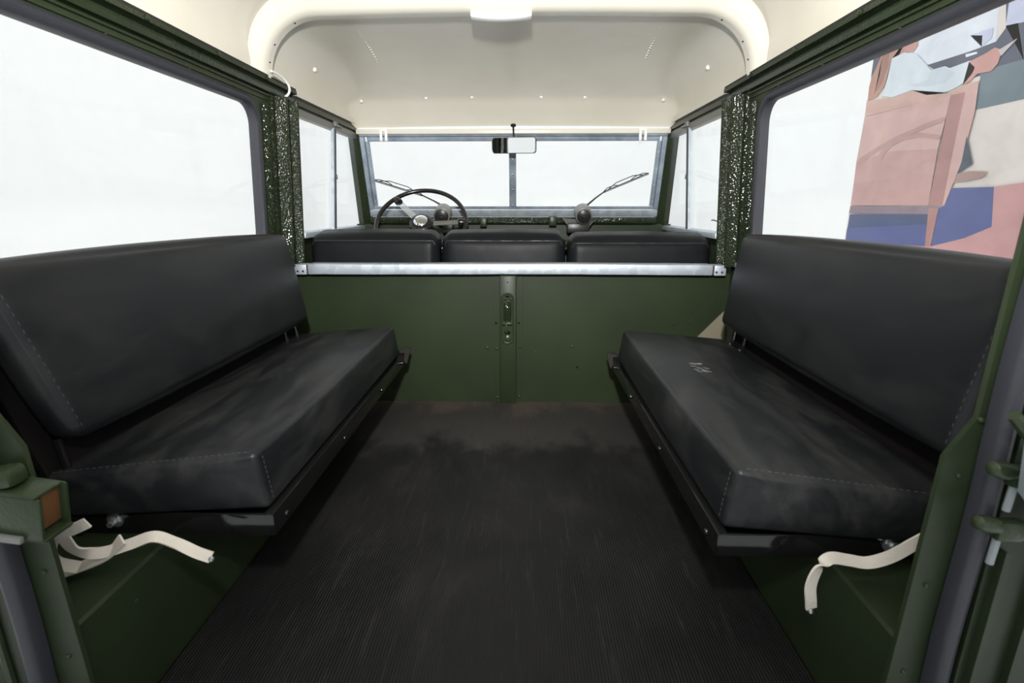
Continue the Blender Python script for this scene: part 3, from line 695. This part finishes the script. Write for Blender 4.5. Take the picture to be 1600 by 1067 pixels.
front_seat(.208, .700, 'widest black vinyl front seat back, beside the passenger door', -.008)

# ------------------------------------------------------------ benches
def bench(s, lab, y0, ysh, bx, tx, shift=0):
    """s side, y0 rear end"""
    r = thing('bench_seat', lab, 'bench', (s*.5, y0+.45, .187), 'side benches')
    yA, yB = y0, y0+.905
    # pressed black seat pan
    bm = new(); zt, zb = .226, .188; xi, xo = .335, .690
    span(bm, (s*xi, s*(xi+.004)), (yA, yB), (zb, zt), .0018); span(bm, (s*xi, s*xo), (yA, yA+.004), (zb, zt), .0018); span(bm, (s*xi, s*xo), (yB-.004, yB), (zb, zt), .001)
    span(bm, (s*(xi+.001), s*xo), (yA+.001, yB-.001), (.205, .209)); span(bm, (s*xi, s*(xi+.016)), (yA, yB), (zt-.003, zt), .001); span(bm, (s*(xo-.004), s*xo), (yA, yB), (zb, zt+.02), .001)
    pan = obj('seat_pan', bm, M['gloss_black'], r, 30)
    rivets([(s*(xi-.0005), y, .202) for y in (yA+.04, yA+.32, yA+.62, yA+.87)], (-s, 0, 0), .0055, M['gloss_black'], pan, 'rivet', .004)
    # curled lug at the far end of the pan
    bm = new(); prism(bm, [(s*.325, yB-.02, .196), (s*.318, yB+.012, .236), (s*.335, yB+.015, .240), (s*.36, yB, .226), (s*.352, yB-.02, .192)], (0, .012, 0)); obj('end_lug', bm, M['gloss_black'], r)
    # seat cushion, rear (near) edge skewed, tilted back a little
    P = [(s*.345, yA+.012, .2262), (s*.655, yA-.005+ysh, .2262), (s*.655, yB-.03, .2262), (s*.345, yB-.02, .2262),
         (s*.357, yA+.012, .323), (s*.662, yA-.010+ysh, .300), (s*.662, yB-.03, .296), (s*.357, yB-.03, .323)]
    bm, at = cushion(P, .010, .009, (16, 44, 6)); c = obj('seat_cushion', bm, M['vinyl_worn'], r, 60)
    e = .006
    seam(at, [(.008, .004, .12), (.008, .004, .97)], .0016, c); seam(at, [(.02, .004, .97), (.99, .004, .97)], .0016, c); seam(at, [(.005, .012, .97), (.005, .99, .97)], .0013, c)
    stitches(at, [(.0, .018, .05), (.0, .018, .93)], c); stitches(at, [(.03, .010, 1), (.97, .010, 1)], c)
    # backrest
    th = .058; nt = -.05 if s < 0 else -.012
    (xb, zb_), (xt, zt_) = bx, tx
    up = Vector((s*(xt-xb), 0, zt_-zb_)).normalized(); out = Vector((s*up.z, 0, -s*up.x)) ; out = out if out.x*s > 0 else -out
    a0 = Vector((s*xb, 0, zb_)); a1 = Vector((s*xt, 0, zt_)); yb0, yb1 = y0-.01+shift, y0+.835+shift
    P = [a0+Vector((0, yb0, 0)), a0+out*th+Vector((0, yb0+.005, 0)), a0+out*th+Vector((0, yb1, 0)), a0+Vector((0, yb1, 0)), a1+Vector((0, yb0-.004+nt, .008)), a1+out*th+Vector((0, yb0+nt, .008)), a1+out*th+Vector((0, yb1-.012, 0)), a1+Vector((0, yb1-.012, 0))]
    bm, at = cushion(P, .022, .009, (6, 44, 14)); b = obj('backrest', bm, M['vinyl'], r, 60)
    seam(at, [(.04, .004, .03), (.04, .004, .97)], .0016, b); stitches(at, [(.0, .016, .04), (.0, .016, .96)], b)
    seam(at, [(.04, .996, .03), (.04, .996, .97)], .0014, b)
    # black board behind the backrest; its lower run stands in for shade behind the seat
    q0 = a0+out*(th+.004)-up*.155; q1 = a1+out*(th+.004)-up*.02
    bm = new(); hexa(bm, [q0+Vector((0, yb0+.002, 0)), q0+out*.008+Vector((0, yb0+.002, 0)), q0+out*.008+Vector((0, yb1+.004, 0)), q0+Vector((0, yb1+.004, 0)), q1+Vector((0, yb0+.002+nt, 0)), q1+out*.008+Vector((0, yb0+.002+nt, 0)), q1+out*.008+Vector((0, yb1, 0)), q1+Vector((0, yb1, 0))])
    obj('back_board_with_shade', bm, M['board_shade'], r)
    # steel bracket arms between board and pan
    for y in (yb0+.012, yb1-.08, yb1-.01):
        bm = new(); tube(bm, [q0+up*.16-out*.012+Vector((0, y, 0)), q0+up*.08-out*.010+Vector((0, y, 0)), Vector((s*.676, y, .222))], .006, 8); k = obj('bracket_arm', bm, M['gloss_black'], r)
        screw('bolt', q0+up*.10-out*.018+Vector((0, y, 0)), -out, .006, M['motor_end'], k, .005)
    # bright bolt and nut in the end face of the pan
    xx = .585; bm = new(); lathe(bm, [(.009, 0), (.009, .006), (.0055, .0065), (.0055, .014), (.0045, .016)], (s*xx, yA-.001, .214), (s*-.2, -1, 0), 6)
    obj('hex_bolt', bm, M['zinc'], r, 20)
    bm = new(); lathe(bm, [(.013, 0), (.013, .0015), (.012, .002)], (s*xx, yA-.0005, .214), (0, -1, 0), 16); obj('washer', bm, M['zinc'], r)
    return r, c
bench(-1, 'long black vinyl bench seat below the plain white window, knotted strap at its foot', .690, -.012, (.600, .352), (.640, .612))
B2 = bench(1, 'long black vinyl bench seat with a pale scuff, below the photo print window', .655, -.018, (.628, .352), (.662, .614), -.0)

bm = new(); rr = random.Random(3)
for k_ in range(16):
    x_, y_ = .462+rr.uniform(-.016, .024), 1.15+rr.uniform(-.035, .035); a_ = rr.uniform(2.2, 3.0); l_ = rr.uniform(.006, .018)
    zz = lambda xx: .3315-.078*(xx-.357)
    tube(bm, [(x_, y_, zz(x_)), (x_+l_*math.cos(a_), y_+l_*math.sin(a_), zz(x_+l_*math.cos(a_)))], .0005, 4)
so = stuff(obj('pale_scuff', bm, M['motor'], B2[0]))
# ------------------------------------------------------------ rear door aperture
ap = shell('door_frame', 'dark green rear door frame posts with thick grey seals at the frame edges', 'door frame')
for s in (-1, 1):
    bm = new()
    prism(bm, [(s*.478, .492, -.02), (s*.488, .492, .436), (s*.512, .492, .480), (s*.514, .492, 1.10), (s*.545, .492, 1.10), (s*.545, .492, -.02)], (0, .006, 0)); obj('post_plate', bm, M['green'], ap)
    rivets([(s*.506, .492, .415), (s*.500, .492, .28), (s*.498, .492, .16), (s*.514, .491, .478)], (0, -1, 0), .003, M['worn_green'], ap)
    bm = new(); P = []
    for z in [-.02+.04*i for i in range(29)]:
        x = s*(.527+.0012*math.sin(z*21)); P.append((x, .478, z))
    A = []
    for p in P:
        A.append([bm.verts.new((p[0]+a_*.0085, p[1]+b_, p[2])) for a_, b_ in ((-1, .012), (-1, -.002), (-.6, -.008), (0, -.010), (.6, -.008), (1, -.002), (1, .012))])
    for p, q in zip(A, A[1:]):
        for i in range(7): bm.faces.new((p[i], p[(i+1) % 7], q[(i+1) % 7], q[i]))
    obj('rubber_seal', bm, M['seal'], ap)
bm = new()
prism(bm, [(-.5435, .484, -.02), (-.5435, .484, 1.1), (-.80, .484, 1.1), (-.80, .484, -.02)], (0, .006, 0)); obj('outer_plate', bm, M['green_dark'], ap)
bm = new(); tube(bm, [(-.566, .482, -.02), (-.566, .482, .30), (-.575, .482, .34)], .005, 8); obj('door_bead', bm, M['worn_green'], ap)

# rear door standing open, passenger side
rd = shell('door_3', 'open dark green rear door with pressed ribs and a pale strap', 'door')
bm = new(); prism(bm, [(.537, .470, -.02), (.537, .470, 1.10), (.80, .470, 1.10), (.80, .470, -.02)], (0, .008, 0)); obj('door_skin', bm, M['green_dark'], rd)
for x0_, x1_, z1_ in ((.546, .553, .345), (.586, .592, .36)):
    bm = new(); prism(bm, [(x0_, .470, -.02), (x0_, .470, z1_), (x1_, .470, z1_-.004), (x1_, .470, -.02)], (0, -.008, 0)); obj('pressed_rib', bm, M['green'], rd)
bm = new(); prism(bm, [(.510, .440, .476), (.518, .440, .482), (.60, .440, .405), (.60, .440, .335), (.516, .440, .428)], (0, -.006, 0)); obj('stay_strap', bm, M['strap_grey'], rd)
bm = new(); tube(bm, [(.500, .446, .502), (.512, .444, .488), (.545, .442, .455), (.60, .440, .42)], .006, 8); obj('check_cable', bm, M['worn_green'], rd)
for z, xx in ((.441, .507), (.382, .506)):
    bm = new(); lathe(bm, [(.003, -.014), (.007, -.011), (.009, 0), (.008, .012), (.005, .018)], (xx+.006, .456, z), (1, .1, -.25), 14); box(bm, (xx+.028, .456, z-.006), (.028, .014, .022), .004); obj('hinge_knuckle', bm, M['worn_green'], rd)
bm = new(); tube(bm, [(.531, .458, .44), (.529, .458, .396)], .0035, 8); tube(bm, [(.528, .458, .370), (.527, .458, .335)], .0035, 8); obj('hinge_pin', bm, M['strap_grey'], rd)

# latch striker on the opposite post
la = thing('door_striker', 'chunky scuffed green latch striker on the rear post beside the bench', 'latch', (-.50, .488, .36))
bm = new(); X0, X1, Y0_, Y1_ = -.520, -.452, .448, .488
R5 = Matrix.Rotation(math.radians(8), 3, 'Y')
def B_(c, s_, b=.003): box(bm, Vector(c), s_, b, R5)
B_((-.487, .475, .400), (.072, .036, .005)); B_((-.487, .475, .349), (.072, .036, .005)); B_((-.487, .459, .374), (.074, .005, .050)); B_((-.486, .491, .372), (.070, .004, .058)); obj('bracket', bm, M['worn_green'], la)
bm = new(); box(bm, (-.466, .479, .3745), (.016, .022, .044), .002, R5); obj('wood_block', bm, M['wood'], la)
bm = new(); box(bm, (-.497, .472, .412), (.040, .026, .022), .007, Matrix.Rotation(math.radians(-10), 3, 'Y')); obj('keeper', bm, M['worn_green'], la)
for p_, r1 in (((-.516, .460, .408), .007), ((-.515, .4555, .392), .005)):
    bm = new(); lathe(bm, [(r1, 0), (r1, .004), (r1*.6, .006)], p_, (0, -1, .3), 8); obj('screw', bm, M['zinc'], la)
bm = new(); box(bm, (-.497, .454, .352), (.050, .006, .008), .002, R5); obj('lower_lip', bm, M['motor'], la)

# cotton tie straps
def strap(lab, runs, wd=.0155):
    r = thing('tie_strap', lab, 'strap', runs[0][0][0], 'cotton tie straps')
    for i, run in enumerate(runs):
        pts = smooth_path([p for p, d in run], 6); ds = smooth_path([Vector(d) for p, d in run], 6)
        bm = new(); ribbon(bm, list(zip(pts, ds)), wd); obj('webbing' if i == 0 else 'strap_end', bm, M['webbing'], r, 50)
    return r
sL = strap('knotted cream cotton strap lying by the foot of the bench, beside the latch striker', [
    [((-.580, .560, .300), (.6, .2, .7)), ((-.560, .575, .270), (.9, .2, .3)), ((-.555, .585, .238), (1, .2, 0)), ((-.535, .600, .222), (.2, .5, 1)), ((-.500, .612, .228), (0, .5, 1)), ((-.470, .618, .236), (0, .8, .6)), ((-.445, .622, .224), (-.2, .9, .4)), ((-.415, .622, .208), (.1, .6, .8)), ((-.395, .622, .200), (.2, .4, .8))],
    [((-.560, .590, .206), (0, .6, .6)), ((-.575, .575, .226), (.3, .4, .9)), ((-.573, .570, .250), (.9, .3, .2)), ((-.556, .566, .272), (.7, .2, -.6)), ((-.535, .570, .280), (.2, .2, -.9)), ((-.518, .575, .287), (.2, .2, -.9))],
    [((-.595, .585, .196), (0, .8, .5)), ((-.565, .595, .202), (0, .8, .5)), ((-.530, .604, .216), (0, .6, .7)), ((-.505, .606, .240), (0, .3, .9))]])
screw('tip_rivet', (-.394, .620, .199), (0, -1, .3), .004, M['zinc'], sL)
sR = strap('single cream cotton strap hanging over the wheel box, beside the open rear door', [
    [((.585, .585, .285), (-.7, .2, .7)), ((.563, .590, .262), (-.7, .3, .7)), ((.540, .595, .238), (-.5, .4, .8)), ((.515, .600, .224), (-.1, .6, .8)), ((.490, .602, .226), (0, .7, .7)), ((.464, .600, .230), (.1, .5, .8)), ((.448, .596, .215), (.9, .3, .3)), ((.440, .592, .192), (1, .2, .1)), ((.441, .588, .172), (1, .2, 0)), ((.443, .588, .160), (1, .2, 0))]])
screw('tip_rivet', (.441, .585, .158), (0, -1, .2), .0035, M['zinc'], sR)
